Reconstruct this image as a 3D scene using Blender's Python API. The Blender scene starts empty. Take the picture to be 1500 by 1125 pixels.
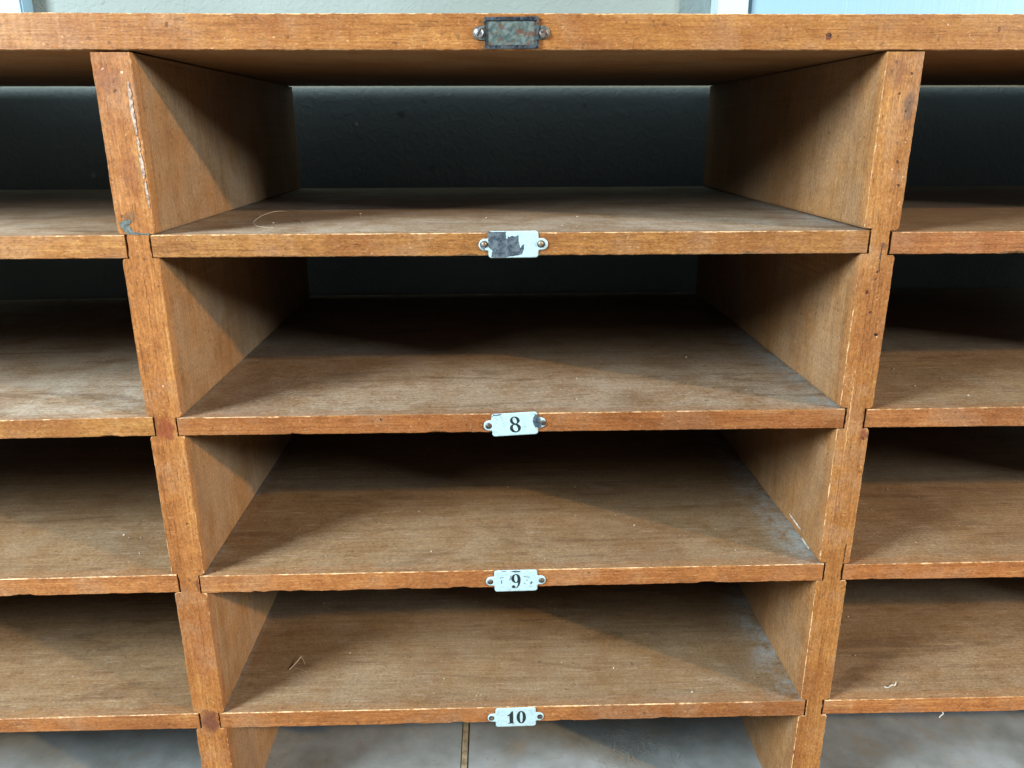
import bpy, bmesh, math, random
from mathutils import Vector, Matrix, noise

random.seed(7)
scn = bpy.context.scene
COL = scn.collection

# ------------------------------------------------------------------ sizes (metres; x right, y into the cabinet, z up)
D_TOP, D_SH, D_DIV = 0.429, 0.438, 0.424
WALL_Y = 0.466
TOP_T = 0.0216
LO, LI, RI, RO = -0.2648, -0.2400, 0.2401, 0.2645      # faces of the two dividers
LN0, LN1, RN0, RN1 = -0.2597, -0.2450, 0.2461, 0.2588  # what is left of them between the shelf housings
END = 0.745
BOT = -0.634
FLOOR = -0.72
SHELF = {   # z of top / bottom as a + b*x, one board per bay and row
    ('left', 1): (-0.11400, 0.0000, -0.12945, 0.0000), ('left', 2): (-0.24098, 0.0104, -0.25638, 0.0075),
    ('left', 3): (-0.37113, 0.0094, -0.38697, 0.0080), ('left', 4): (-0.50204, 0.0076, -0.51921, -0.0004),
    ('mid', 1): (-0.11392, -0.0001, -0.12936, -0.0009), ('mid', 2): (-0.24429, 0.00125, -0.25887, -0.0016),
    ('mid', 3): (-0.37448, 0.0024, -0.38978, 0.0030), ('mid', 4): (-0.50446, -0.0007, -0.51952, -0.0008),
    ('right', 1): (-0.11500, -0.0008, -0.12990, -0.0020), ('right', 2): (-0.24600, 0.0050, -0.25824, -0.0034),
    ('right', 3): (-0.37600, 0.0035, -0.38800, -0.0035), ('right', 4): (-0.50400, -0.0028, -0.51700, -0.0070),
}
def stop(bay, r, x):
    a = SHELF[(bay, r)]; return a[0] + a[1] * x
def sbot(bay, r, x):
    a = SHELF[(bay, r)]; return a[2] + a[3] * x

# ------------------------------------------------------------------ node helpers
class NT:
    def __init__(s, name):
        s.m = bpy.data.materials.new(name); s.m.use_nodes = True
        s.t = s.m.node_tree; s.n = s.t.nodes; s.n.clear()
        s.out = s.n.new('ShaderNodeOutputMaterial'); s.b = s.n.new('ShaderNodeBsdfPrincipled')
        s.t.links.new(s.b.outputs[0], s.out.inputs[0])
        s.tc = s.n.new('ShaderNodeTexCoord'); s.geo = s.n.new('ShaderNodeNewGeometry'); s.oi = s.n.new('ShaderNodeObjectInfo')
    def put(s, sock, v):
        if isinstance(v, bpy.types.NodeSocket): s.t.links.new(v, sock)
        elif v is not None: sock.default_value = v
    def math(s, op, a, b=None, c=None, clamp=False):
        k = s.n.new('ShaderNodeMath'); k.operation = op; k.use_clamp = clamp
        s.put(k.inputs[0], a); s.put(k.inputs[1], b); s.put(k.inputs[2], c); return k.outputs[0]
    def vmath(s, op, a, b=None):
        k = s.n.new('ShaderNodeVectorMath'); k.operation = op
        s.put(k.inputs[0], a); s.put(k.inputs[1], b)
        return k.outputs['Value'] if op in ('LENGTH', 'DISTANCE', 'DOT_PRODUCT') else k.outputs[0]
    def sep(s, v):
        k = s.n.new('ShaderNodeSeparateXYZ'); s.put(k.inputs[0], v); return k.outputs
    def noise(s, vec, scale=1.0, detail=4.0, rough=0.55, dist=0.0):
        k = s.n.new('ShaderNodeTexNoise'); s.put(k.inputs['Vector'], vec)
        k.inputs['Scale'].default_value = scale; k.inputs['Detail'].default_value = detail
        k.inputs['Roughness'].default_value = rough; k.inputs['Distortion'].default_value = dist
        return k.outputs[0]
    def ramp(s, f, stops):
        k = s.n.new('ShaderNodeValToRGB'); e = k.color_ramp.elements
        while len(e) < len(stops): e.new(0.5)
        for el, (p, c) in zip(e, stops):
            el.position = p; el.color = (c, c, c, 1) if isinstance(c, (int, float)) else (*c, 1)
        s.put(k.inputs[0], f); return k.outputs[0]
    def step(s, v, lo, hi):      # smooth 0..1
        k = s.n.new('ShaderNodeMapRange'); k.interpolation_type = 'SMOOTHSTEP'
        s.put(k.inputs[0], v); k.inputs[1].default_value = lo; k.inputs[2].default_value = hi
        return k.outputs[0]
    def mix(s, f, a, b, mode='MIX'):
        k = s.n.new('ShaderNodeMix'); k.data_type = 'RGBA'; k.blend_type = mode
        s.put(k.inputs[0], f)
        for sock, v in ((k.inputs[6], a), (k.inputs[7], b)):
            s.put(sock, (*v, 1) if isinstance(v, tuple) and len(v) == 3 else v)
        return k.outputs[2]
    def bump(s, h, dist, strength=1.0, normal=None):
        k = s.n.new('ShaderNodeBump'); k.inputs['Strength'].default_value = strength
        k.inputs['Distance'].default_value = dist; s.put(k.inputs['Height'], h); s.put(k.inputs['Normal'], normal)
        return k.outputs[0]
    def seeded(s):
        r = s.math('MULTIPLY', s.oi.outputs['Random'], 37.0)
        k = s.n.new('ShaderNodeCombineXYZ'); s.put(k.inputs[0], r)
        s.put(k.inputs[1], s.math('MULTIPLY', r, 1.7)); s.put(k.inputs[2], s.math('MULTIPLY', r, 0.6))
        return s.vmath('ADD', s.tc.outputs['Object'], k.outputs[0])
    def base(s, c): s.put(s.b.inputs['Base Color'], (*c, 1) if isinstance(c, tuple) and len(c) == 3 else c)
    def set(s, **kw):
        for k, v in kw.items(): s.put(s.b.inputs[k.replace('_', ' ')], v)

def simple(name, col, rough=0.5, metal=0.0, var=0.0, nscale=200, spec=0.5):
    s = NT(name)
    if var:
        f = s.noise(s.tc.outputs['Object'], nscale, 5, .6)
        s.base(s.mix(s.step(f, .3, .7), tuple(c * (1 - var) for c in col), tuple(min(1, c * (1 + var)) for c in col)))
        s.set(Normal=s.bump(f, 0.0002, .5))
    else: s.base(col)
    s.set(Roughness=rough, Metallic=metal); s.b.inputs['Specular IOR Level'].default_value = spec
    return s.m

def wood(name, axis, spots=(), dust=1.0, worn=False, red=0.0, stains=(), cracks=()):
    """old varnished wood; grain along axis; the faces inside are bare, brown and dusty"""
    s = NT(name); co = s.seeded()
    def stretch(g, o):
        return s.vmath('MULTIPLY', co, {'X': (g, o, o), 'Z': (o, o, g)}[axis])
    band = s.noise(stretch(2.5, 70), 1, 3, .5, .6)
    fib = s.noise(stretch(22, 800), 1, 3, .65)
    fib2 = s.noise(stretch(60, 420), 1, 2, .6)
    mott = s.noise(co, 75, 4, .65)
    big = s.noise(co, 10, 3, .55)
    v = s.math('ADD', s.math('MULTIPLY', band, .25), s.math('MULTIPLY', fib, .36))
    v = s.math('ADD', v, s.math('MULTIPLY', mott, .21)); v = s.math('ADD', v, s.math('MULTIPLY', fib2, .18))
    r_ = red
    varn = s.ramp(v, [(.34, (.115, .042, .012)), (.45, (.236 + .02 * r_, .101 - .010 * r_, .030)), (.55, (.305 + .02 * r_, .145 - .018 * r_, .046)), (.67, (.42, .245, .088))])
    varn = s.mix(1.0, varn, (1.04, 1.075, 1.01), 'MULTIPLY')
    varn = s.mix(s.math('MULTIPLY', s.step(big, .48, .66), .55), varn, (.190, .070, .022))
    varn = s.mix(s.math('MULTIPLY', s.step(s.noise(co, 26, 4, .6), .48, .68), .50 if axis == 'Z' else .35), varn, (.31, .195, .115))
    inn = s.ramp(v, [(.31, (.105, .056, .022)), (.45, (.184, .106, .044)), (.56, (.238, .145, .064)), (.70, (.31, .205, .100))])
    inn = s.mix(s.math('MULTIPLY', s.step(band, .52, .70), .30), inn, (.130, .070, .034))
    N = s.sep(s.geo.outputs['True Normal']); P = s.sep(s.tc.outputs['Object'])
    front = s.step(s.math('ABSOLUTE', N[1]), .5, .8)
    up = s.step(N[2], .5, .8)
    # dust on what faces up
    dn = s.math('ADD', s.math('MULTIPLY', s.noise(co, 24, 5, .68), .78), s.math('MULTIPLY', fib2, .22))
    dm = s.math('MULTIPLY', s.math('ADD', s.math('MULTIPLY', s.step(dn, .30, .70), .72), s.math('MULTIPLY', s.step(s.noise(co, 300, 3, .7), .35, .65), .28)), up)
    near = s.math('ADD', s.math('MULTIPLY', s.math('SUBTRACT', 1.0, s.step(P[1], .02, .15)), .55), .85)
    inn = s.mix(s.math('MULTIPLY', s.math('MULTIPLY', dm, near), .40 * dust), inn, (.44, .41, .345) if dust > 1 else (.285, .24, .175))
    for xx, ww, aa in ((RI, .034, .75), (LI, .006, .35)):  # dust along the divider feet, with bluish window light painted into its colour
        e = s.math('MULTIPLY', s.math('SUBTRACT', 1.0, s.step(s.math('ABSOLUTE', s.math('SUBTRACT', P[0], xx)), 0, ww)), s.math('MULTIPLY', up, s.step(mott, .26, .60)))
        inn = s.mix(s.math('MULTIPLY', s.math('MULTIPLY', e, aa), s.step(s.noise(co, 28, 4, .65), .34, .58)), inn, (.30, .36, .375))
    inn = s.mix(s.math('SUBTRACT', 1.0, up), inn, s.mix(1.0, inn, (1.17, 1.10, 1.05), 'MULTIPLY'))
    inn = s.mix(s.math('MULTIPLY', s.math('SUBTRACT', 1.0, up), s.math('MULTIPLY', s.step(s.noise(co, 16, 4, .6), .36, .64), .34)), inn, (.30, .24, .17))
    # old stains and rubbed streaks
    st = s.noise(stretch(7, 34), 1, 3, .6, 1.2)
    bl = s.noise(s.vmath('MULTIPLY', co, (1, 1, .7)), 11, 3, .55)
    inn = s.mix(s.math('MULTIPLY', s.step(bl, .50, .66), .34), inn, (.135, .068, .028))
    ln = s.noise(stretch(5, 330), 1, 4, .62, .5)
    inn = s.mix(s.math('MULTIPLY', s.math('MULTIPLY', s.step(ln, .53, .66), .20), up), inn, (.075, .042, .021))
    inn = s.mix(s.math('MULTIPLY', s.math('MULTIPLY', s.math('SUBTRACT', 1.0, s.step(ln, .34, .47)), .10), up), inn, (.33, .265, .185))
    ud = s.math('ADD', s.math('MULTIPLY', up, .7), .3)
    inn = s.mix(s.math('MULTIPLY', s.math('MULTIPLY', s.step(st, .56, .68), .42), ud), inn, (.085, .045, .022))
    inn = s.mix(s.math('MULTIPLY', s.math('MULTIPLY', s.step(s.noise(stretch(40, 260), 1, 2, .6), .60, .72), .22), ud), inn, (.44, .37, .29))
    # varnish lapped a few millimetres round the front edges
    lapd = s.math('ADD', P[1], s.math('MULTIPLY', s.math('SUBTRACT', s.noise(co, 45, 4, .6), .5), .020))
    lap = s.math('SUBTRACT', 1.0, s.step(lapd, .006, .013))
    side = s.math('SUBTRACT', 1.0, s.math('MULTIPLY', up, .55))
    inn = s.mix(s.math('MULTIPLY', s.math('MULTIPLY', lap, .6), side), inn, varn)
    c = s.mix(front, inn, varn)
    # pores, chips, grime
    pore = s.step(s.noise(stretch(85, 1150), 1, 2, .55), .625, .70)
    c = s.mix(s.math('MULTIPLY', pore, s.math('ADD', s.math('MULTIPLY', front, .12), .36)), c, (.055, .024, .010))
    scr = s.math('MULTIPLY', s.step(s.noise(s.vmath('MULTIPLY', co, (210, 210, 700)), 1, 3, .7, 1.5), .60, .67), front)
    c = s.mix(s.math('MULTIPLY', scr, .34), c, (.56, .37, .19))
    fleck = s.step(s.noise(co, 430, 2, .5), .70, .75)
    c = s.mix(s.math('MULTIPLY', fleck, .32), c, (.68, .50, .33))
    gr = s.step(s.noise(co, 210, 2, .6), .66, .74)
    c = s.mix(s.math('MULTIPLY', gr, .55), c, (.07, .035, .018))
    h = s.math('ADD', s.math('MULTIPLY', fib, .6), s.math('MULTIPLY', mott, .6))
    if spots:
        wob = s.n.new('ShaderNodeTexNoise'); wob.inputs['Scale'].default_value = 420
        wob.inputs['Detail'].default_value = 3; s.put(wob.inputs['Vector'], s.tc.outputs['Object'])
        off = s.vmath('MULTIPLY', s.vmath('SUBTRACT', wob.outputs['Color'], (.5, .5, .5)), (.0034, .0034, .0034))
        pw = s.vmath('ADD', s.tc.outputs['Object'], off)
        for (x, z, r, col, a) in spots:
            if col[0] > .4: r *= .75; a *= .6
            else: r *= 1.25
            q = s.vmath('MULTIPLY', s.vmath('SUBTRACT', pw, (x, 0, z)), (1.0, .6, 1.0))
            m = s.math('SUBTRACT', 1.0, s.step(s.vmath('LENGTH', q), r * .65, r))
            c = s.mix(s.math('MULTIPLY', m, a), c, col)
            h = s.math('SUBTRACT', h, s.math('MULTIPLY', m, 2.2 * a))
    if stains or cracks:
        wn = s.n.new('ShaderNodeTexNoise'); wn.inputs['Scale'].default_value = 150; wn.inputs['Detail'].default_value = 3
        s.put(wn.inputs['Vector'], s.tc.outputs['Object'])
        pw2 = s.vmath('ADD', s.tc.outputs['Object'], s.vmath('MULTIPLY', s.vmath('SUBTRACT', wn.outputs['Color'], (.5, .5, .5)), (.011, 0, .011)))
        for (x, z, rx, rz, col, a) in stains:
            q = s.vmath('LENGTH', s.vmath('MULTIPLY', s.vmath('SUBTRACT', pw2, (x, 0, z)), (1 / rx, 40, 1 / rz)))
            c = s.mix(s.math('MULTIPLY', s.math('SUBTRACT', 1.0, s.step(q, .45, 1.1)), a), c, col)
        if cracks:
            q2 = s.sep(s.vmath('ADD', s.tc.outputs['Object'], s.vmath('MULTIPLY', s.vmath('SUBTRACT', wn.outputs['Color'], (.5, .5, .5)), (.0030, 0, .004))))
            for (x, z, w, hl, col, a) in cracks:
                m = s.math('MULTIPLY', s.math('SUBTRACT', 1.0, s.step(s.math('ABSOLUTE', s.math('SUBTRACT', q2[0], x)), w * .4, w)), s.math('SUBTRACT', 1.0, s.step(s.math('ABSOLUTE', s.math('SUBTRACT', q2[2], z)), hl * .7, hl)))
                m = s.math('MULTIPLY', m, front)
                c = s.mix(s.math('MULTIPLY', m, a), c, col); h = s.math('SUBTRACT', h, s.math('MULTIPLY', m, a))
    if worn:
        w = s.math('ADD', s.noise(co, 120, 4, .65), s.math('MULTIPLY', s.math('SUBTRACT', s.noise(co, 7, 2, .5), .5), .55))
        pale = s.mix(s.noise(co, 300, 3, .6), (.44, .25, .10), (.76, .58, .36))
        c = s.mix(s.step(w, *((.41, .61) if axis == 'X' else (.49, .61))), varn, pale)
    c = s.mix(1.0, c, s.ramp(s.noise(s.vmath('MULTIPLY', co, {'X': (420, 900, 900), 'Z': (900, 900, 420)}[axis]), 1, 2, .7), [(.30, (.70, .68, .66)), (.5, (1, 1, 1)), (.70, (1.25, 1.25, 1.25))]), 'MULTIPLY')
    rd = s.oi.outputs['Random']
    c = s.mix(1.0, c, s.ramp(rd, [(0, (.84, .82, .80)), (.35, (1.04, 1.0, .95)), (.7, (.94, .97, 1.0)), (1, (1.10, 1.06, 1.02))]), 'MULTIPLY')
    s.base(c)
    rough = s.math('ADD', s.math('MULTIPLY', front, -.20), .66)
    s.set(Roughness=s.math('ADD', rough, s.math('MULTIPLY', s.math('SUBTRACT', mott, .5), .3)))
    s.set(Normal=s.bump(h, .00045, .55)); s.b.inputs['Specular IOR Level'].default_value = .35
    return s.m

DK = (.020, .010, .006)
BR = (.095, .026, .012)
M = {}
M['shelf'] = wood('old_shelf_wood', 'X', red=.7)
M['shelf_dusty_lit'] = wood('dusty_lit_shelf_wood', 'X', dust=1.75)  # dust coloured paler to carry the stronger window light on these shelves
M['shelf_worn'] = wood('rubbed_shelf_edge', 'X', worn=True)
M['shelf_knot'] = wood('shelf_wood_with_pinhole', 'X', red=.7, dust=1.3, spots=[(-.097, -.248, .0008, DK, 1), (.02, -.2465, .0006, DK, .9)])
M['top'] = wood('top_board_wood', 'X', spots=[(.2007, .0081, .0021, BR, .9), (.2013, .0090, .0008, DK, 1), (.2768, .0152, .0011, (.62, .45, .34), .8),
                                              (-.215, .015, .0012, DK, .6), (.31, .012, .0012, BR, .6)])
M['div_l'] = wood('left_divider_wood', 'Z', red=.3, spots=[(-.2583, -.0105, .0013, (.75, .62, .5), .9), (-.2470, -.0120, .0012, (.75, .62, .5), .9), (-.2525, -.0235, .0009, DK, .7), (-.2600, -.1020, .0010, DK, .7), (-.2500, -.2200, .0010, (.75, .62, .5), .8), (-.2475, -.3300, .0008, DK, .8)],
                  stains=[(-.2525, -.2530, .0085, .0110, (.185, .052, .022), .85), (-.2520, -.5120, .0095, .0120, (.115, .042, .026), .9), (-.2450, -.3820, .0035, .0090, (.12, .04, .02), .8), (-.2500, -.0750, .0080, .0170, (.17, .06, .022), .55), (-.2560, -.0160, .0100, .0100, (.16, .06, .03), .5), (-.2520, -.4500, .0080, .0300, (.22, .085, .035), .5), (-.2540, -.1030, .0060, .0040, (.09, .07, .05), .5)],
                  cracks=[(-.2515, -.160, .0004, .020, (.14, .05, .02), .7), (-.2480, -.420, .0004, .03, (.14, .05, .02), .6)])
M['div_r'] = wood('right_divider_wood', 'Z', spots=[(.2484, -.1569, .0014, BR, 1), (.2529, -.1717, .0012, BR, 1), (.2591, -.1877, .0014, DK, 1), (.2597, -.1893, .0009, (.8, .66, .45), .9),
                                                    (.2532, -.1425, .0008, DK, .9), (.2464, -.0069, .0010, DK, .9), (.2445, -.0122, .0008, DK, .8), (.2592, -.0317, .0009, DK, .8),
                                                    (.2569, -.0371, .0008, DK, .8), (.2545, -.0572, .0008, DK, .8), (.2482, -.0451, .0009, (.8, .6, .4), .9), (.2577, -.0139, .0008, DK, .8),
                                                    (.2605, -.0560, .0010, (.8, .6, .4), .9), (.2570, -.0690, .0008, DK, .8), (.2535, -.0735, .0009, (.8, .6, .4), .8), (.2595, -.0840, .0009, DK, .7),
                                                    (.2606, -.2680, .0014, BR, .9), (.2530, -.1480, .0009, BR, .9), (.2560, -.1620, .0009, (.8, .6, .4), .8), (.2515, -.0260, .0009, DK, .8), (.2618, -.0780, .0010, (.8, .6, .4), .8)],
                  stains=[(.2590, -.0330, .0050, .0120, (.10, .062, .045), .75), (.2480, -.0120, .0080, .0130, (.17, .075, .045), .6), (.2560, -.1250, .0040, .0040, (.09, .045, .03), .6), (.2605, -.2640, .0040, .0050, (.16, .05, .03), .8), (.2500, -.0520, .006, .022, (.33, .19, .09), .5)],
                  cracks=[(.2545, -.1350, .0006, .010, (.03, .015, .01), .9), (.2535, -.1850, .0005, .040, (.16, .065, .025), .8), (.2500, -.2000, .0004, .055, (.17, .07, .028), .7), (.2478, -.2500, .0005, .03, (.60, .40, .20), .7), (.2595, -.3650, .0007, .010, (.03, .015, .01), .9), (.2470, -.3200, .0004, .05, (.17, .07, .03), .6)])
M['side_worn'] = wood('rubbed_divider_edge', 'Z', worn=True)
M['plain'] = wood('end_panel_wood', 'Z')
M['gap_wood'] = simple('bare_batten_wood', (.27, .23, .15), .7, var=.35, nscale=150)

def painted_bottom():
    s = NT('grey_painted_board'); co = s.seeded()
    n = s.noise(s.vmath('MULTIPLY', co, (1, 1, 1)), 22, 7, .62); f = s.noise(co, 260, 4, .6)
    c = s.ramp(n, [(.32, (.165, .180, .175)), (.5, (.225, .255, .262)), (.68, (.285, .325, .345))])
    c = s.mix(s.math('MULTIPLY', s.step(s.noise(co, 34, 5, .7), .50, .72), .65), c, (.245, .22, .175))
    c = s.mix(s.math('MULTIPLY', s.step(f, .63, .72), .6), c, (.12, .11, .09))
    s.base(c); s.set(Roughness=s.math('ADD', s.math('MULTIPLY', n, .3), .28), Normal=s.bump(s.math('ADD', n, s.math('MULTIPLY', f, .4)), .0006, .5))
    return s.m
M['bottom'] = painted_bottom()

def plaster():
    s = NT('orange_peel_wall_paint'); co = s.tc.outputs['Object']
    v = s.noise(co, 115, 3, .5, .8); v2 = s.noise(co, 60, 3, .5)
    peel = s.step(v, .40, .62)
    big = s.noise(co, 5, 4, .5)
    c = s.mix(s.step(big, .3, .7), (.185, .245, .245), (.225, .295, .30))
    c = s.mix(s.math('MULTIPLY', s.step(s.noise(co, 38, 3, .5), .70, .76), .5), c, (.13, .145, .15))
    for (x, z, r, col) in ((-.176, -.040, .0032, (.55, .50, .44)), (-.5, -.099, .004, (.5, .5, .48)), (-.122, -.030, .006, (.12, .13, .14)), (.10, -.02, .004, (.14, .15, .16))):
        q = s.vmath('SUBTRACT', co, (x, WALL_Y, z)); m = s.math('SUBTRACT', 1.0, s.step(s.vmath('LENGTH', q), r * .4, r))
        c = s.mix(s.math('MULTIPLY', m, .8), c, col)
    s.base(c); s.set(Roughness=.75, Normal=s.bump(s.math('ADD', peel, s.math('MULTIPLY', v2, .5)), .0005, .6))
    return s.m
M['wall'] = plaster()

def brushed_white(name, col, streak):
    s = NT(name); co = s.tc.outputs['Object']
    f = s.noise(s.vmath('MULTIPLY', co, (420, 420, 9)), 1, 4, .6)
    s.base(s.mix(s.math('MULTIPLY', f, streak), col, tuple(c * .72 for c in col)))
    s.set(Roughness=.42, Normal=s.bump(f, .0004, .6)); return s.m
M['trim'] = brushed_white('brushed_white_gloss_paint', (.50, .66, .70), .55)
M['panel'] = brushed_white('pale_blue_paint', (.235, .44, .60), .0)
M['floor'] = simple('floor_boards', (.22, .17, .12), .6, var=.3, nscale=30)

def enamel():
    s = NT('white_enamel'); co = s.seeded()
    n = s.noise(co, 340, 5, .6); g = s.noise(co, 900, 3, .6)
    c = s.mix(s.step(n, .35, .7), (.40, .60, .67), (.345, .535, .625))
    c = s.mix(s.math('MULTIPLY', s.step(g, .63, .69), .7), c, (.13, .16, .17))
    c = s.mix(s.math('MULTIPLY', s.step(s.noise(co, 210, 4, .7), .56, .70), .55), c, (.24, .33, .36))
    s.base(c); s.set(Roughness=.22, Normal=s.bump(n, .0002, .4)); return s.m
M['enamel'] = enamel()
def steel(name, a, b, rust, rough=.4, metal=.7):
    s = NT(name); co = s.seeded()
    n = s.noise(co, 260, 6, .68, .6); k = s.noise(co, 140, 5, .65)
    c = s.mix(s.step(n, .36, .64), a, b)
    c = s.mix(s.math('MULTIPLY', s.step(k, .50, .60), rust), c, (.12, .060, .038))
    s.base(c); s.set(Roughness=s.math('ADD', s.math('MULTIPLY', n, .35), rough - .15), Metallic=metal, Normal=s.bump(n, .0004, .6)); return s.m
M['bare'] = steel('bare_enamel_steel', (.022, .038, .062), (.105, .150, .185), .0, .5, .1)
M['holder'] = steel('tarnished_zinc', (.045, .080, .085), (.135, .190, .185), .9, .5, .3)
M['rim'] = steel('dark_blued_rim', (.022, .036, .058), (.15, .19, .23), .3, .34, .7)
M['screw'] = steel('tarnished_steel_screw', (.05, .05, .045), (.25, .24, .21), .5, .5, .6)
M['bright'] = steel('bright_steel_screw', (.12, .15, .18), (.50, .56, .60), .1, .36, .8)
M['nail'] = steel('dull_brass_nail', (.17, .15, .10), (.36, .33, .25), .2, .45, .6)
M['ink'] = simple('black_enamel_figure', (.012, .022, .028), .3)
M['drip'] = simple('dried_white_paint', (.31, .25, .21), .75, var=.55, nscale=420)
M['blob'] = simple('grey_blue_paint', (.085, .11, .11), .6, var=.5, nscale=500)
M['hole'] = simple('dark_screw_hole', (.015, .015, .016), .8)
M['hair'] = simple('pale_hair', (.46, .41, .32), .5)
M['fluff'] = simple('grey_fluff', (.33, .30, .26), .9)
M['stroke'] = simple('white_scuff', (.50, .49, .45), .7, var=.4, nscale=400)

# ------------------------------------------------------------------ object helpers
def link(name, bm, mats, parent=None, smooth=False):
    bmesh.ops.recalc_face_normals(bm, faces=bm.faces)
    me = bpy.data.meshes.new(name); bm.to_mesh(me); bm.free()
    for m in (mats if isinstance(mats, (list, tuple)) else [mats]): me.materials.append(m)
    if smooth: me.polygons.foreach_set('use_smooth', [True] * len(me.polygons))
    o = bpy.data.objects.new(name, me); COL.objects.link(o)
    if parent:
        o.parent = parent
        o.matrix_parent_inverse = world_of(parent).inverted()
    return o
def world_of(o):
    m = Matrix.LocRotScale(o.location, o.rotation_euler, o.scale)
    if o.parent: m = world_of(o.parent) @ o.matrix_parent_inverse @ m
    return m
def tag(o, label=None, cat=None, group=None, kind=None):
    for k, v in (('label', label), ('category', cat), ('group', group), ('kind', kind)):
        if v: o[k] = v
    return o
def fill(bm, verts, pts2):
    from mathutils.geometry import tessellate_polygon
    for t in tessellate_polygon([[Vector((p[0], p[1], 0)) for p in pts2]]):
        try: bm.faces.new([verts[k] for k in t])
        except ValueError: pass
def n1(x, s): return noise.noise(Vector((x, s * 7.31, s * 3.17)))

def box(bm, a, b, c=0.0):
    x0, y0, z0 = a; x1, y1, z1 = b
    vs = [bm.verts.new(p) for p in ((x0, y0, z0), (x1, y0, z0), (x1, y1, z0), (x0, y1, z0), (x0, y0, z1), (x1, y0, z1), (x1, y1, z1), (x0, y1, z1))]
    fs = [bm.faces.new([vs[i] for i in f]) for f in ((0, 3, 2, 1), (4, 5, 6, 7), (0, 1, 5, 4), (1, 2, 6, 5), (2, 3, 7, 6), (3, 0, 4, 7))]
    if c: bmesh.ops.bevel(bm, geom=list({e for f in fs for e in f.edges}), offset=c, segments=2, affect='EDGES')

def board(x0, x1, yb, ztop, zbot, seed, chips=4, step=.0022, yf=0.0):
    """horizontal board; worn, slightly chipped front arrises (material 1) run along x"""
    bm = bmesh.new(); n = max(8, int((x1 - x0) / step)); rng = random.Random(seed)
    ch = [(rng.uniform(x0, x1), rng.uniform(.003, .010), rng.uniform(.0004, .0012), rng.random() < .8) for _ in range(chips)]
    rows = []
    for i in range(n + 1):
        x = x0 + (x1 - x0) * i / n; zt, zb = ztop(x), zbot(x)
        ct = .00038 + .00042 * max(0, n1(x * 90, seed) + .2) + .0002 * n1(x * 700, seed + 2)
        cb = .00050 + .00050 * max(0, n1(x * 80, seed + 5)) + .00025 * n1(x * 600, seed + 3)
        dz = .00022 * n1(x * 260, seed + 9)
        for (cx, w, d, low) in ch:
            k = max(0, 1 - ((x - cx) / w) ** 2)
            if k > 0:
                k = k ** .4 * (1 + .6 * n1(x * 700, seed + 4))
                if low: cb += d * k
                else: ct += d * .7 * k
        e = .00012 * n1(x * 330, seed + 11)
        if i in (0, n): pass
        pts = [(x, yf + cb * 1.3, zb + dz), (x, yf + e, zb + cb + dz), (x, yf + e, zt - ct), (x, yf + ct * 1.2, zt), (x, yb, zt), (x, yb, zb)]
        rows.append([bm.verts.new(p) for p in pts])
    for i in range(n):
        a, b = rows[i], rows[i + 1]
        for j in range(6):
            k = (j + 1) % 6
            f = bm.faces.new((a[j], b[j], b[k], a[k]))
            f.material_index = 1 if j in (0, 2) else 0
    bm.faces.new(rows[0]); bm.faces.new(rows[-1][::-1])
    return bm

def divider(xo_l, xo_r, nl, nr, lefts, rights, seed, zt=-.0006, zb=BOT + .0005, depth=D_DIV, step=.0022):
    """upright board with housings cut for the shelves on both sides; worn arrises (material 1)"""
    eps = .00004
    brk = sorted({v for a, b in lefts + rights for v in (a, b)}, reverse=True)
    zs = []; cuts = [zt] + brk + [zb]
    for a, b in zip(cuts, cuts[1:]):
        k = max(2, int((a - b) / step)); a2, b2 = a - eps, b + eps
        zs += [a2] + ([a2 - .0006, a2 - .0013] if a - b > .006 else []) + [a2 + (b2 - a2) * i / k for i in range(1, k) if .0015 < (a2 - b2) * i / k < (a2 - b2) - .0015]
        zs += ([b2 + .0013, b2 + .0006] if a - b > .006 else []) + [b2]
    def side(z, full, neck, notches, sd, sgn):
        inn = any(b < z < a for a, b in notches)
        near = min([abs(z - v) for ab in notches for v in ab] or [1])
        j = .00022 * n1(z * 240, sd) + .00014 * n1(z * 800, sd + 1)
        c = .00030 + .00060 * max(0, n1(z * 75, sd + 2) + .1) + .0002 * n1(z * 600, sd + 3)
        if inn: return neck + j * 2.8, .00018
        if near < .0016:
            k = 1 - near / .0016; c += .0011 * k; j -= sgn * .0007 * k
        return full + j, max(.00012, c)
    bm = bmesh.new(); rows = []
    for z in zs:
        xl, cl = side(z, xo_l, nl, lefts, seed, -1); xr, cr = side(z, xo_r, nr, rights, seed + 20, 1)
        e = .00008 * n1(z * 200, seed)
        rows.append([bm.verts.new(p) for p in ((xl, depth, z), (xl, cl * 1.25, z), (xl + cl, e, z), (xr - cr, e, z), (xr, cr * 1.25, z), (xr, depth, z))])
    for a, b in zip(rows, rows[1:]):
        for q in range(6):
            k = (q + 1) % 6
            f = bm.faces.new((a[q], b[q], b[k], a[k])); f.material_index = 1 if q in (1, 3) else 0
    bm.faces.new(rows[0][::-1]); bm.faces.new(rows[-1])
    return bm

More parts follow.
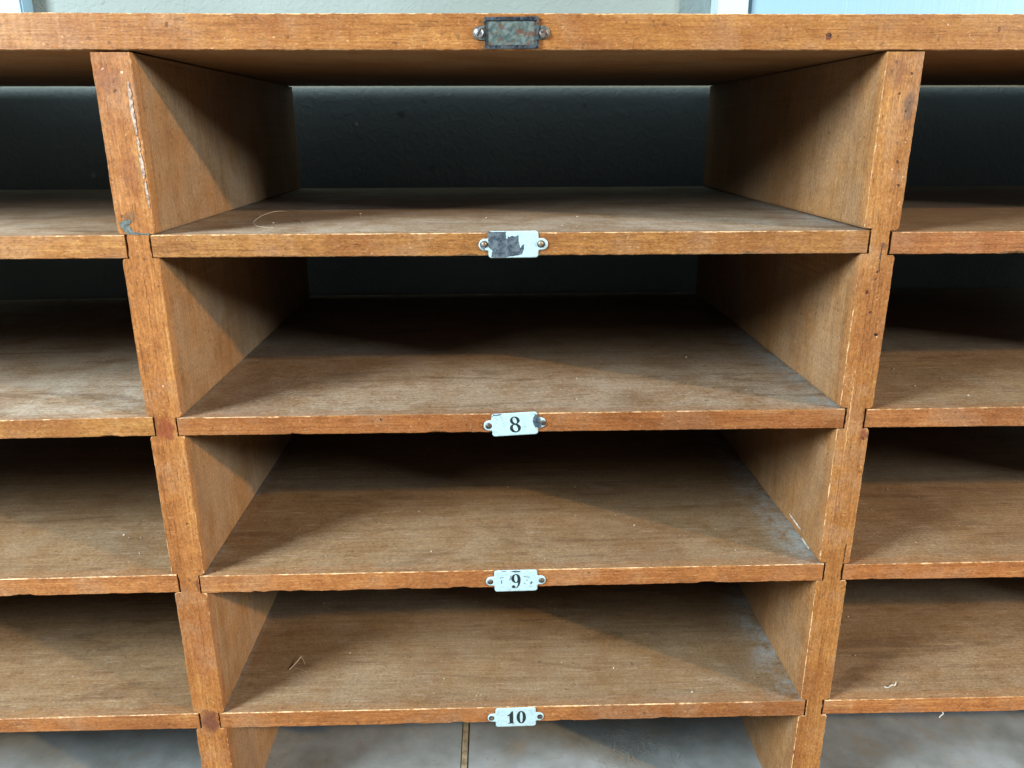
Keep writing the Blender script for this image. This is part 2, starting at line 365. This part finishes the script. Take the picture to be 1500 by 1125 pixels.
def tube(bm, pts, r, seg=5, taper=True):
    pts = [Vector(p) for p in pts]; rings = []
    for i, p in enumerate(pts):
        t = (pts[min(i + 1, len(pts) - 1)] - pts[max(i - 1, 0)]).normalized()
        a = t.orthogonal().normalized(); b = t.cross(a)
        rr = r * (.45 if taper and i in (0, len(pts) - 1) else 1)
        rings.append([bm.verts.new(p + rr * (math.cos(2 * math.pi * k / seg) * a + math.sin(2 * math.pi * k / seg) * b)) for k in range(seg)])
    for a, b in zip(rings, rings[1:]):
        for k in range(seg): bm.faces.new((a[k], a[(k + 1) % seg], b[(k + 1) % seg], b[k]))
    bm.faces.new(rings[0][::-1]); bm.faces.new(rings[-1])
def spline(c, n=8):
    out = []; P = [Vector(p) for p in c]
    for i in range(len(P) - 1):
        p0, p1, p2, p3 = P[max(i - 1, 0)], P[i], P[i + 1], P[min(i + 2, len(P) - 1)]
        for k in range(n):
            t = k / n
            out.append(.5 * ((2 * p1) + (p2 - p0) * t + (2 * p0 - 5 * p1 + 4 * p2 - p3) * t * t + (3 * p1 - p0 - 3 * p2 + p3) * t ** 3))
    out.append(P[-1]); return out

# ------------------------------------------------------------------ the cabinet
cab = bpy.data.objects.new('pigeonhole_cabinet', None); COL.objects.link(cab)
cab.location = (0, D_TOP / 2, FLOOR)
tag(cab, 'worn orange brown wooden pigeonhole cabinet with open shelf compartments and small number plates', 'cabinet')

link('top_board', board(-.776, .776, D_TOP, lambda x: TOP_T - .0006 * x + .0003 * n1(x * 9, 3), lambda x: .0004 - .0006 * x, 31, chips=7), [M['top'], M['side_worn'].copy() if 0 else M['shelf_worn']], cab)

g = .00035
notch = lambda bay, x: [(stop(bay, r, x) + g + .0004 * (r % 2), sbot(bay, r, x) - g - .0003 * ((r + 1) % 2)) for r in (1, 2, 3, 4)]
div_left = link('divider', divider(LO, LI, LN0, LN1, notch('left', LO), notch('mid', LI), 3), [M['div_l'], M['side_worn']], cab)
div_right = link('divider', divider(RO - .0249 + .0005, RO, RN0, RN1, [(a + .0007, b) for a, b in notch('mid', RI)], [(a + .0006, b - .0004) for a, b in notch('right', RO)], 8), [M['div_r'], M['side_worn']], cab)
tag(div_left, 'left divider with a streak of white paint on its edge'); tag(div_right, 'right divider dotted with nail holes')
link('end_panel', divider(-.7695, -END, -.7695 + .0001, -END - .005, [], notch('left', -END), 41), [M['plain'], M['side_worn']], cab)
link('end_panel', divider(END, .7695, END + .005, .7695 - .0001, notch('right', END), [], 47), [M['plain'], M['side_worn']], cab)

for (bay, x0, x1) in (('left', -END - .0045, LN0 - .0015), ('mid', LN1 + .0013, RN0 - .0019), ('right', RN1 + .0021, END + .0045)):
    for r in (1, 2, 3, 4):
        mat = M['shelf_knot'] if (bay, r) == ('mid', 2) else M['shelf_dusty_lit'] if (bay, r) in (('left', 1), ('left', 2), ('mid', 1)) else M['shelf']
        o = link('shelf', board(x0, x1, D_SH, lambda x, b=bay, q=r: stop(b, q, x), lambda x, b=bay, q=r: sbot(b, q, x), r * 5 + {'left': 100, 'mid': 200, 'right': 300}[bay], chips={('mid', 2): 3, ('mid', 3): 9, ('mid', 4): 8}.get((bay, r), 3)), [mat, M['shelf_worn']], cab)
        if bay == 'left' and r < 3: tag(o, 'shelf under dust painted paler for the window light')

bm = bmesh.new(); box(bm, (-.7695, .002, BOT - .030), (.7695, D_SH, BOT - .0045)); link('base_board', bm, M['gap_wood'], cab)
for (a, b) in ((-.7690, -.0506), (-.0432, .7690)):
    bm = bmesh.new(); box(bm, (a, .001, BOT - .0044), (b, D_SH, BOT), .0005); link('bottom_panel', bm, M['bottom'], cab)
bm = bmesh.new(); box(bm, (-.0503, .0012, BOT - .0044), (-.0440, D_SH - .001, BOT - .0003), .0006); link('batten', bm, M['gap_wood'], cab)
bm = bmesh.new(); box(bm, (-.765, .012, FLOOR), (.765, D_SH - .004, BOT - .0301)); link('plinth', bm, M['plain'], cab)

# dried paint on the dividers
def patch(name, pts, y, th, mat, parent, jag=.0003, n=5):
    """thin irregular skin standing on a front face, outline given in x, z"""
    out = []; k = len(pts)
    for i in range(k):
        a, b = Vector(pts[i]), Vector(pts[(i + 1) % k])
        for j in range(n):
            p = a.lerp(b, j / n); q = noise.noise_vector(Vector((p.x * 900, p.y * 900, 1.3)))
            out.append((p.x + q.x * jag, p.y + q.y * jag))
    bm = bmesh.new()
    f0 = [bm.verts.new((x, y - th, z)) for x, z in out]; f1 = [bm.verts.new((x, y + .0004, z)) for x, z in out]
    for i in range(len(out)): bm.faces.new((f0[i], f0[(i + 1) % len(out)], f1[(i + 1) % len(out)], f1[i]))
    fill(bm, f0, out)
    return link(name, bm, mat, parent)
xs = lambda z: -.2434 + max(0, -z - .03) * .0335
for (a, b, w) in ((-.0185, -.0500, .0013), (-.0515, -.0600, .0009), (-.0610, -.0770, .0013), (-.0785, -.0965, .0009)):
    n = 7; zz = [a + (b - a) * i / n for i in range(n + 1)]
    wl = [w * (.35 + .65 * math.sin(math.pi * (i + .6) / (n + 1.2))) for i in range(n + 1)]
    patch('dried_paint', [(xs(z) - q, z) for z, q in zip(zz, wl)] + [(xs(z) + q * .6, z) for z, q in list(zip(zz, wl))[::-1]], 0, .0004, M['drip'], div_left, .0006, 4)
patch('dried_paint', [(-.2627, -.1058), (-.2590, -.1040), (-.2550, -.1045), (-.2565, -.1075), (-.2555, -.1105), (-.2515, -.1122), (-.2440, -.1128), (-.2440, -.1139), (-.2560, -.1136), (-.2610, -.1115)], 0, .0003, M['blob'], div_left, .0011, 4)
def side_stroke(a, b, w, x=RI - .0005):
    bm = bmesh.new(); (y0, z0), (y1, z1) = a, b; vs = []
    for sgn in (1, -1):
        for i in range(6):
            t = i / 5 if sgn > 0 else 1 - i / 5
            k = w * (.3 + math.sin(math.pi * t)); vs.append((y0 + (y1 - y0) * t, z0 + (z1 - z0) * t + sgn * k))
    f0 = [bm.verts.new((x - .0002, *v)) for v in vs]; f1 = [bm.verts.new((x + .0006, *v)) for v in vs]
    for i in range(len(vs)): bm.faces.new((f0[i], f0[(i + 1) % len(vs)], f1[(i + 1) % len(vs)], f1[i]))
    bm.faces.new(f0); link('paint_scuff', bm, M['stroke'], div_right)
side_stroke((.066, -.3640), (.040, -.3652), .0004); side_stroke((.036, -.3708), (.020, -.3718), .0003)

# ------------------------------------------------------------------ number plates (local frame in mm: u right, v up, w towards the viewer)
class Plate:
    def __init__(s, cx, cz, rot, w, h, ear, mats, label, re=4.0, thick=1.1, rc=2.2):
        s.M = Matrix.Translation((cx, -.0001, cz)) @ Matrix.Rotation(math.radians(-rot), 4, 'Y')
        s.w, s.h, s.ear = w, h, ear; s.th = thick
        ol = s.outline(w, h, ear, re, rc)
        bm = bmesh.new(); steps = [(0, .0), (0, thick * .55), (.35, thick * .85), (.9, thick)]
        c = ol; rings = []
        for ins, z in steps: rings.append([bm.verts.new(s.at(u, v, z)) for u, v in s.inset(ol, ins)])
        for a, b in zip(rings, rings[1:]):
            for i in range(len(a)):
                f = bm.faces.new((a[i], a[(i + 1) % len(a)], b[(i + 1) % len(a)], b[i])); f.smooth = True
        fill(bm, rings[-1], s.inset(ol, .9)); fill(bm, rings[0], ol)
        s.o = link('number_plate', bm, mats, cab); s.o['label'] = label
    def at(s, u, v, w): return s.M @ Vector((u * .001, -w * .001, v * .001))
    @staticmethod
    def outline(w, h, ear, re, rc):
        q = []; hw, hh = w / 2, h / 2
        arc = lambda cx, cy, r, a0, a1, n: [(cx + r * math.cos(math.radians(a0 + (a1 - a0) * i / n)), cy + r * math.sin(math.radians(a0 + (a1 - a0) * i / n))) for i in range(n + 1)]
        # right side, anticlockwise from bottom right
        q += arc(hw - rc, -hh + rc, rc, -90, 0, 5)
        q += [(hw, -re - .6), (hw + .5, -re)]
        q += arc(ear - re, 0, re, -80, 80, 12)
        q += [(hw + .5, re), (hw, re + .6)]
        q += arc(hw - rc, hh - rc, rc, 0, 90, 5)
        q += [(-x, y) for x, y in q[::-1]]
        return q
    @staticmethod
    def inset(ol, d):
        if d == 0: return ol
        out = []; n = len(ol)
        for i in range(n):
            a, b, c = (Vector(ol[j % n]) for j in (i - 1, i, i + 1))
            t = (c - a).normalized(); out.append(tuple(b + Vector((-t.y, t.x)) * d))
        return out
    def flat(s, name, loops, z, th, mat, parent=None, jag=0, strips=None):
        """raised flat shape; loops = list of closed outlines, or strips = (outer, inner) rings"""
        bm = bmesh.new()
        for ol in loops or []:
            if jag:
                o2 = []
                for i in range(len(ol)):
                    a, b = Vector(ol[i]), Vector(ol[(i + 1) % len(ol)])
                    for j in range(4):
                        p = a.lerp(b, j / 4); r = noise.noise_vector(Vector((p.x * .9, p.y * .9, 4.2))); o2.append((p.x + r.x * jag, p.y + r.y * jag))
                ol = o2
            f0 = [bm.verts.new(s.at(u, v, z + th)) for u, v in ol]; f1 = [bm.verts.new(s.at(u, v, z - .3)) for u, v in ol]
            for i in range(len(ol)): bm.faces.new((f0[i], f0[(i + 1) % len(ol)], f1[(i + 1) % len(ol)], f1[i]))
            fill(bm, f0, ol)
        for (A, B) in strips or []:
            n = len(A); rows = [[bm.verts.new(s.at(u, v, zz)) for u, v in L] for L, zz in ((A, z - .2), (A, z + th), (B, z + th), (B, z - .2))]
            for a, b in zip(rows, rows[1:]):
                for i in range(n): bm.faces.new((a[i], a[(i + 1) % n], b[(i + 1) % n], b[i]))
        return link(name, bm, mat, parent or s.o)
    def screw(s, u, v, r, mat, name='screw', dome=.8, slot=True, ang=30, sink=0.0, ring=True):
        if ring: s.flat('screw_hole', [[(u + .25 + x, v - .3 + y) for x, y in ell(0, 0, r + .55, r + .5, 20)]], s.th, .03, M['hole'])
        bm = bmesh.new(); rings = []
        prof = [(1, -.4), (1, .1), (.92, .42), (.72, .75), (.42, .95), (.15, 1.0)]
        for k, z in prof:
            rings.append([bm.verts.new(s.at(u + r * k * math.cos(i * math.pi / 10), v + r * k * math.sin(i * math.pi / 10), s.th - sink + z * dome)) for i in range(20)])
        for a, b in zip(rings, rings[1:]):
            for i in range(20): bm.faces.new((a[i], a[(i + 1) % 20], b[(i + 1) % 20], b[i]))
        bm.faces.new(rings[-1])
        o = link(name, bm, mat, s.o, smooth=True)
        if slot:
            a = math.radians(ang); c, d = math.cos(a), math.sin(a); L, W = r * .8, r * .13
            s.flat('screw_slot', [[(u + c * p - d * q, v + d * p + c * q) for p, q in ((-L, -W), (L, -W), (L, W), (-L, W))]], s.th - sink + dome * .93, .10, M['hole'], o)
        return o

def ell(cx, cy, rx, ry, n=36, p=2.0):
    out = []
    for i in range(n):
        a = 2 * math.pi * i / n; c, d = math.cos(a), math.sin(a)
        out.append((cx + rx * math.copysign(abs(c) ** (2 / p), c), cy + ry * math.copysign(abs(d) ** (2 / p), d)))
    return out

# empty tarnished label holder on the top board
p = Plate(-.0012, .0103, .6, 34, 18.6, 24.2, M['holder'], 'empty tarnished metal label holder with raised rim', rc=1.2, thick=.9)
ro = p.outline(34, 18.6, 16.9, 3.0, 1.2)
rect = lambda w, h: [(-w, -h), (w, -h), (w, h), (-w, h)]
p.flat('holder_rim', [[(-16.6, 7.2), (16.6, 7.2), (16.9, 9.2), (-16.9, 9.2)], [(-16.9, -9.2), (16.9, -9.2), (16.6, -7.1), (-16.6, -7.1)],
                      [(-17.0, -7.0), (-15.8, -7.0), (-15.8, 7.1), (-17.0, 7.1)], [(15.8, -7.0), (17.0, -7.0), (17.0, 7.1), (15.8, 7.1)]], .9, .9, M['rim'])
p.screw(-20.4, .3, 3.1, M['bright'], dome=1.4, ang=60, ring=False); p.screw(20.4, -.5, 3.2, M['screw'], dome=1.5, slot=True, ang=-20, ring=False)

# blank white plate, half of its enamel gone
p = Plate(-.0003, -.1217, .3, 34, 18.2, 23.6, M['enamel'], 'white enamel plate with half of its enamel chipped off')
px = lambda pts: [((a - 722) / 24.5, (385 - b) / 24.5) for a, b in pts]
p.flat('bare_patch', [px([(306, 172), (600, 170), (596, 262), (612, 300), (640, 245), (662, 262), (700, 240), (768, 255), (806, 222), (806, 330), (834, 440), (868, 395), (906, 375), (892, 480), (868, 552), (760, 572), (655, 580), (560, 600), (400, 598), (350, 585), (372, 480), (318, 440), (300, 400), (300, 300)])], p.th, .05, M['bare'], jag=.35)
p.flat('bare_patch', [px([(165, 330), (200, 400), (270, 420), (235, 470), (185, 440), (160, 390)])], p.th, .05, M['bare'], jag=.3)
p.screw(-20.0, .6, 2.0, M['nail'], 'nail', dome=1.9, slot=False); p.screw(18.6, .4, 2.1, M['nail'], 'nail', dome=1.9, slot=False)

# plate 8, hanging slightly crooked
p = Plate(.0004, -.2524, 3.0, 33.6, 17.6, 22.8, M['enamel'], 'crooked white enamel plate numbered 8 with a chipped right ear')
def ring(cx, cy, RX, RY, rx, ry, tilt=0, dx=0):
    A = ell(cx, cy, RX, RY); c, d = math.cos(tilt), math.sin(tilt)
    B = [(cx + dx + c * (x - cx) - d * (y - cy), cy + d * (x - cx) + c * (y - cy)) for x, y in ell(cx, cy, rx, ry)]
    return (A, B)
p.flat('numeral', None, p.th, .09, M['ink'], strips=[ring(.1, 3.05, 3.5, 3.1, 1.45, 2.45, .36), ])
p.flat('numeral', None, p.th, .11, M['ink'], strips=[ring(.25, -2.85, 4.0, 3.45, 1.75, 2.65, .38), ])
p.flat('bare_patch', [[(16.6, 6.6), (15.6, 7.0), (14.0, 5.2), (13.2, 2.2), (13.6, -1.4), (15.0, -3.4), (17.4, -4.2), (19.4, -3.0), (19.6, 1.0), (18.8, 3.4)]], p.th, .05, M['bare'], jag=.4)
p.flat('bare_patch', [[(-16.6, 7.4), (-14.0, 7.4), (-9.0, 8.0), (-9.5, 8.6), (-15.5, 8.4), (-16.7, 6.0)]], p.th - .12, .16, M['bare'], jag=.3)
p.screw(-19.4, .2, 1.9, M['screw'], dome=.5, ang=40); p.screw(20.4, .1, 1.6, M['screw'], dome=.25, ang=-50)

# plate 9
p = Plate(.0010, -.3836, .8, 33.6, 18.8, 23.4, M['enamel'], 'white enamel plate numbered 9 with a chipped top edge')
O = ell(0, 2.3, 3.7, 4.0); 
p.flat('numeral', None, p.th, .09, M['ink'], strips=[ring(0, 2.3, 3.6, 3.95, 1.25, 3.3, .05)])
tail = [(3.6, 2.6), (3.62, .4), (3.3, -2.0), (2.4, -4.2), (.9, -6.0), (-.6, -6.5), (-.4, -6.0), (.7, -5.2), (1.5, -3.6), (1.75, -1.0), (1.5, 1.0), (2.2, 2.6)]
p.flat('numeral', [tail, ell(-1.9, -5.0, 1.35, 1.35, 18)], p.th, .115, M['ink'])
p.flat('bare_patch', [[(-5, 9.0), (-2.4, 7.9), (.2, 7.7), (2.6, 7.8), (4.2, 9.0)], [(-12, 9.0), (-9, 8.4), (-7.2, 8.9)]], p.th - .15, .19, M['bare'], jag=.35)
for q in ([(-12.6, 3.2), (-9.0, 3.8), (-9.2, 3.3), (-12.4, 2.7)], [(-11.8, 1.2), (-11.0, 1.0), (-10.8, -2.4), (-11.6, -2.2)], [(6.2, 4.2), (10.2, 3.6), (11.6, 2.6), (10.0, 3.0), (6.4, 3.6)], [(12.0, -.6), (12.8, -.8), (12.6, -3.0), (11.0, -3.2)], [(-3.8, 5.2), (-3.2, 5.4), (-4.6, .9), (-5.0, 1.0)], [(8.2, .9), (9.2, .9), (9.2, -.1), (8.2, -.1)], [(6.4, -1.6), (7.8, -2.6), (7.4, -3.2), (6.2, -2.2)]):
    p.flat('scratch', [q], p.th, .03, M['bare'], jag=.35)
p.screw(-20.3, .2, 1.8, M['screw'], dome=.4, ang=20); p.screw(19.9, .2, 1.8, M['screw'], dome=.4, ang=75)

# plate 10
p = Plate(.0007, -.5141, .7, 33.6, 18.8, 23.4, M['enamel'], 'clean white enamel plate numbered 10')
one = [(-6.4, -5.9), (-1.2, -5.9), (-1.2, -5.4), (-2.1, -5.1), (-2.2, 6.4), (-3.4, 6.4), (-4.6, 4.2), (-7.0, 2.4), (-6.7, 1.5), (-5.3, 2.3), (-5.2, -5.0), (-6.4, -5.4)]
p.flat('numeral', [one], p.th, .09, M['ink'])
p.flat('numeral', None, p.th, .09, M['ink'], strips=[ring(4.6, .3, 3.9, 6.3, 1.25, 5.5, 0)])
for u in (-20.2, 20.2):
    p.flat('screw_hole', [ell(u, 0, 2.35, 2.35, 20)], p.th, .04, M['hole'])
    p.screw(u + .3, -.5, 1.35, M['screw'], dome=.3, slot=False, ring=False)

# ------------------------------------------------------------------ loose bits lying in the compartments
z1 = stop('mid', 1, -.17) + .0003
bm = bmesh.new(); tube(bm, spline([(-.171, .036, z1), (-.1815, .037, z1 + .0006), (-.1925, .062, z1 + .001), (-.1935, .092, z1 + .003), (-.1880, .113, z1 + .004), (-.1765, .112, z1 + .003), (-.1640, .086, z1 + .001), (-.1555, .062, z1)], 8), .00017)
tag(link('hair', bm, M['hair']), 'long pale hair curled in an arch on the dusty shelf of the uppermost middle compartment', 'hair')
z4 = stop('mid', 4, -.19) + .0004
bm = bmesh.new(); tube(bm, spline([(-.1995, .0530, z4), (-.1955, .0600, z4 + .0008), (-.1918, .0680, z4 + .0025)], 6), .00030); tube(bm, spline([(-.1918, .0680, z4 + .0025), (-.1895, .0650, z4 + .001), (-.1872, .0600, z4)], 6), .00022)
tube(bm, spline([(-.196, .056, z4), (-.188, .052, z4 + .0004), (-.182, .049, z4)], 5), .00016)
tag(link('straw_fibre', bm, M['hair']), 'pale bent straw fibre shaped like a V above the left of plate 10', 'fibre')
zr = stop('right', 4, .32) + .0004
bm = bmesh.new(); tube(bm, spline([(.3185, .0150, zr), (.3215, .0140, zr), (.3255, .0160, zr + .0008), (.3280, .0155, zr + .001), (.3310, .0195, zr + .0016)], 5), .00045)
tag(link('lint_thread', bm, M['stroke']), 'short white lint thread on the lowest right shelf', 'lint')
bm = bmesh.new(); zb = sbot('right', 4, .363)
tube(bm, spline([(.3635, .0010, zb + .0010), (.3640, -.0006, zb - .0010), (.3622, -.0010, zb - .0026), (.3612, -.0006, zb - .0050)], 5), .00040)
tag(link('lint_wisp', bm, M['stroke']), 'tiny white wisp hanging from the front of the lowest right shelf', 'lint')
bm = bmesh.new(); rng = random.Random(5)
for i in range(110):
    cx, cy = rng.gauss(.112, .022), rng.gauss(.095, .018); a = rng.uniform(0, 6.28); L = rng.uniform(.006, .026); k = rng.uniform(-1.6, 1.6)
    pts = []; x, y = cx, cy
    for j in range(7):
        pts.append((x, y, BOT + .0004 + .004 * math.sin(math.pi * j / 6) * rng.random())); x += L / 6 * math.cos(a); y += L / 6 * math.sin(a); a += k / 6 + rng.uniform(-.35, .35)
    tube(bm, spline(pts, 3), rng.uniform(.00005, .00012), 4)
tag(link('dust_fluff', bm, M['fluff']), 'tangle of grey dust fibres on the grey bottom of the middle compartment', 'dust', kind='stuff')
bm = bmesh.new(); rng = random.Random(11)     # scattered specks of grit on the shelves
for (bay, r, xa, xb, n) in (('mid', 1, -.2, .2, 14), ('mid', 2, -.2, .2, 22), ('mid', 3, -.2, .22, 26), ('mid', 4, -.2, .2, 22), ('left', 2, -.37, -.27, 8), ('left', 3, -.40, -.27, 10), ('left', 4, -.43, -.27, 8), ('right', 2, .28, .40, 10), ('right', 3, .28, .42, 14), ('right', 4, .26, .43, 14)):
    for i in range(n):
        x, y = rng.uniform(xa, xb), rng.uniform(.01, .16); q = rng.choice((.0002, .0003, .00045, .0006)); z = stop(bay, r, x)
        bmesh.ops.create_icosphere(bm, subdivisions=1, radius=q, matrix=Matrix.Translation((x, y, z + q * .5)) @ Matrix.Diagonal((1 + rng.random(), 1 + rng.random(), .7, 1)))
tag(link('grit', bm, simple('mixed_grit', (.42, .38, .31), .9, var=.9, nscale=60)), 'fine specks of grit scattered over the shelves', 'grit', kind='stuff')

# ------------------------------------------------------------------ what stands behind and below
bm = bmesh.new(); box(bm, (-1.6, WALL_Y, FLOOR - .01), (1.6, WALL_Y + .08, 1.15)); tag(link('wall', bm, M['wall']), kind='structure')
bm = bmesh.new(); box(bm, (-1.6, -1.3, FLOOR - .03), (1.6, WALL_Y - .0005, FLOOR - .0005)); tag(link('floor', bm, M['floor']), kind='structure')
bm = bmesh.new(); box(bm, (.245, .437, .030), (.2815, WALL_Y - .0004, 1.10), .0012)
tag(link('door_trim', bm, M['trim']), 'narrow white painted upright trim between textured wall and pale blue panel', 'trim')
bm = bmesh.new(); box(bm, (.2860, .4450, .030), (1.05, WALL_Y - .0004, 1.10), .0015)
tag(link('door_panel', bm, M['panel']), 'flat pale blue panel behind the right end of the cabinet top', 'panel')
bm = bmesh.new(); box(bm, (-.66, .440, .030), (-.536, WALL_Y - .0004, 1.10), .002)
tag(link('corner_trim', bm, M['panel']), 'smooth pale blue strip on the wall above the far left of the cabinet', 'trim')

# ------------------------------------------------------------------ light
def lamp(name, kind, loc, target, power, col, size=None, size_y=None):
    l = bpy.data.lights.new(name, kind); l.energy = power; l.color = col
    if kind == 'AREA': l.shape = 'RECTANGLE'; l.size = size; l.size_y = size_y
    else: l.shadow_soft_size = size
    o = bpy.data.objects.new(name, l); COL.objects.link(o); o.location = loc
    o.rotation_euler = (Vector(target) - Vector(loc)).to_track_quat('-Z', 'Y').to_euler(); return o
lamp('ceiling_lamp', 'POINT', (4.0, -2.4, 1.64), (0, 0, 0), 850, (1, .63, .27), .075)
lamp('window_light', 'AREA', (-1.55, -.95, .72), (0, 0, -.3), 106, (.90, .955, .96), .56, .76)
lamp('far_window_light', 'AREA', (2.6, -1.2, .48), (0, 0, -.25), 80, (.72, .85, 1.0), .30, .28)
w = bpy.data.worlds.new('World'); scn.world = w; w.use_nodes = True
bg = w.node_tree.nodes['Background']; bg.inputs[0].default_value = (.66, .84, 1.0, 1); bg.inputs[1].default_value = .10
wt = w.node_tree; tcw = wt.nodes.new('ShaderNodeTexCoord'); sx = wt.nodes.new('ShaderNodeSeparateXYZ'); mr = wt.nodes.new('ShaderNodeMapRange')
mr.inputs[1].default_value = .25; mr.inputs[2].default_value = .8; mr.inputs[3].default_value = .145; mr.inputs[4].default_value = .60     # a pale ceiling overhead
wt.links.new(tcw.outputs['Generated'], sx.inputs[0]); wt.links.new(sx.outputs[2], mr.inputs[0]); wt.links.new(mr.outputs[0], bg.inputs[1])

# ------------------------------------------------------------------ camera
R = Vector((.99960887, -.02780767, -.00297324)); U = Vector((.01142896, .30916338, .95094026)); F = Vector((.02552421, .9506023, -.30936027))
cd = bpy.data.cameras.new('camera'); cam = bpy.data.objects.new('camera', cd); COL.objects.link(cam)
m = Matrix.Identity(4)
for i in range(3): m[i][0], m[i][1], m[i][2] = R[i], U[i], -F[i]
m.translation = Vector((-.01593809, -.53581862, -.04734282)); cam.matrix_world = m
cd.sensor_width = 36; cd.lens = 1146.2 / 1500 * 36; cd.clip_start = .01; cd.clip_end = 50
cd.dof.use_dof = True; cd.dof.focus_distance = .56; cd.dof.aperture_fstop = 26
scn.camera = cam
scn.view_settings.view_transform = 'Standard'; scn.view_settings.look = 'None'
scn.view_settings.exposure = 0; scn.view_settings.gamma = 1; scn.view_settings.use_curve_mapping = False

scn.cycles.max_bounces = 4; scn.cycles.diffuse_bounces = 3; scn.cycles.glossy_bounces = 2; scn.cycles.caustics_reflective = False
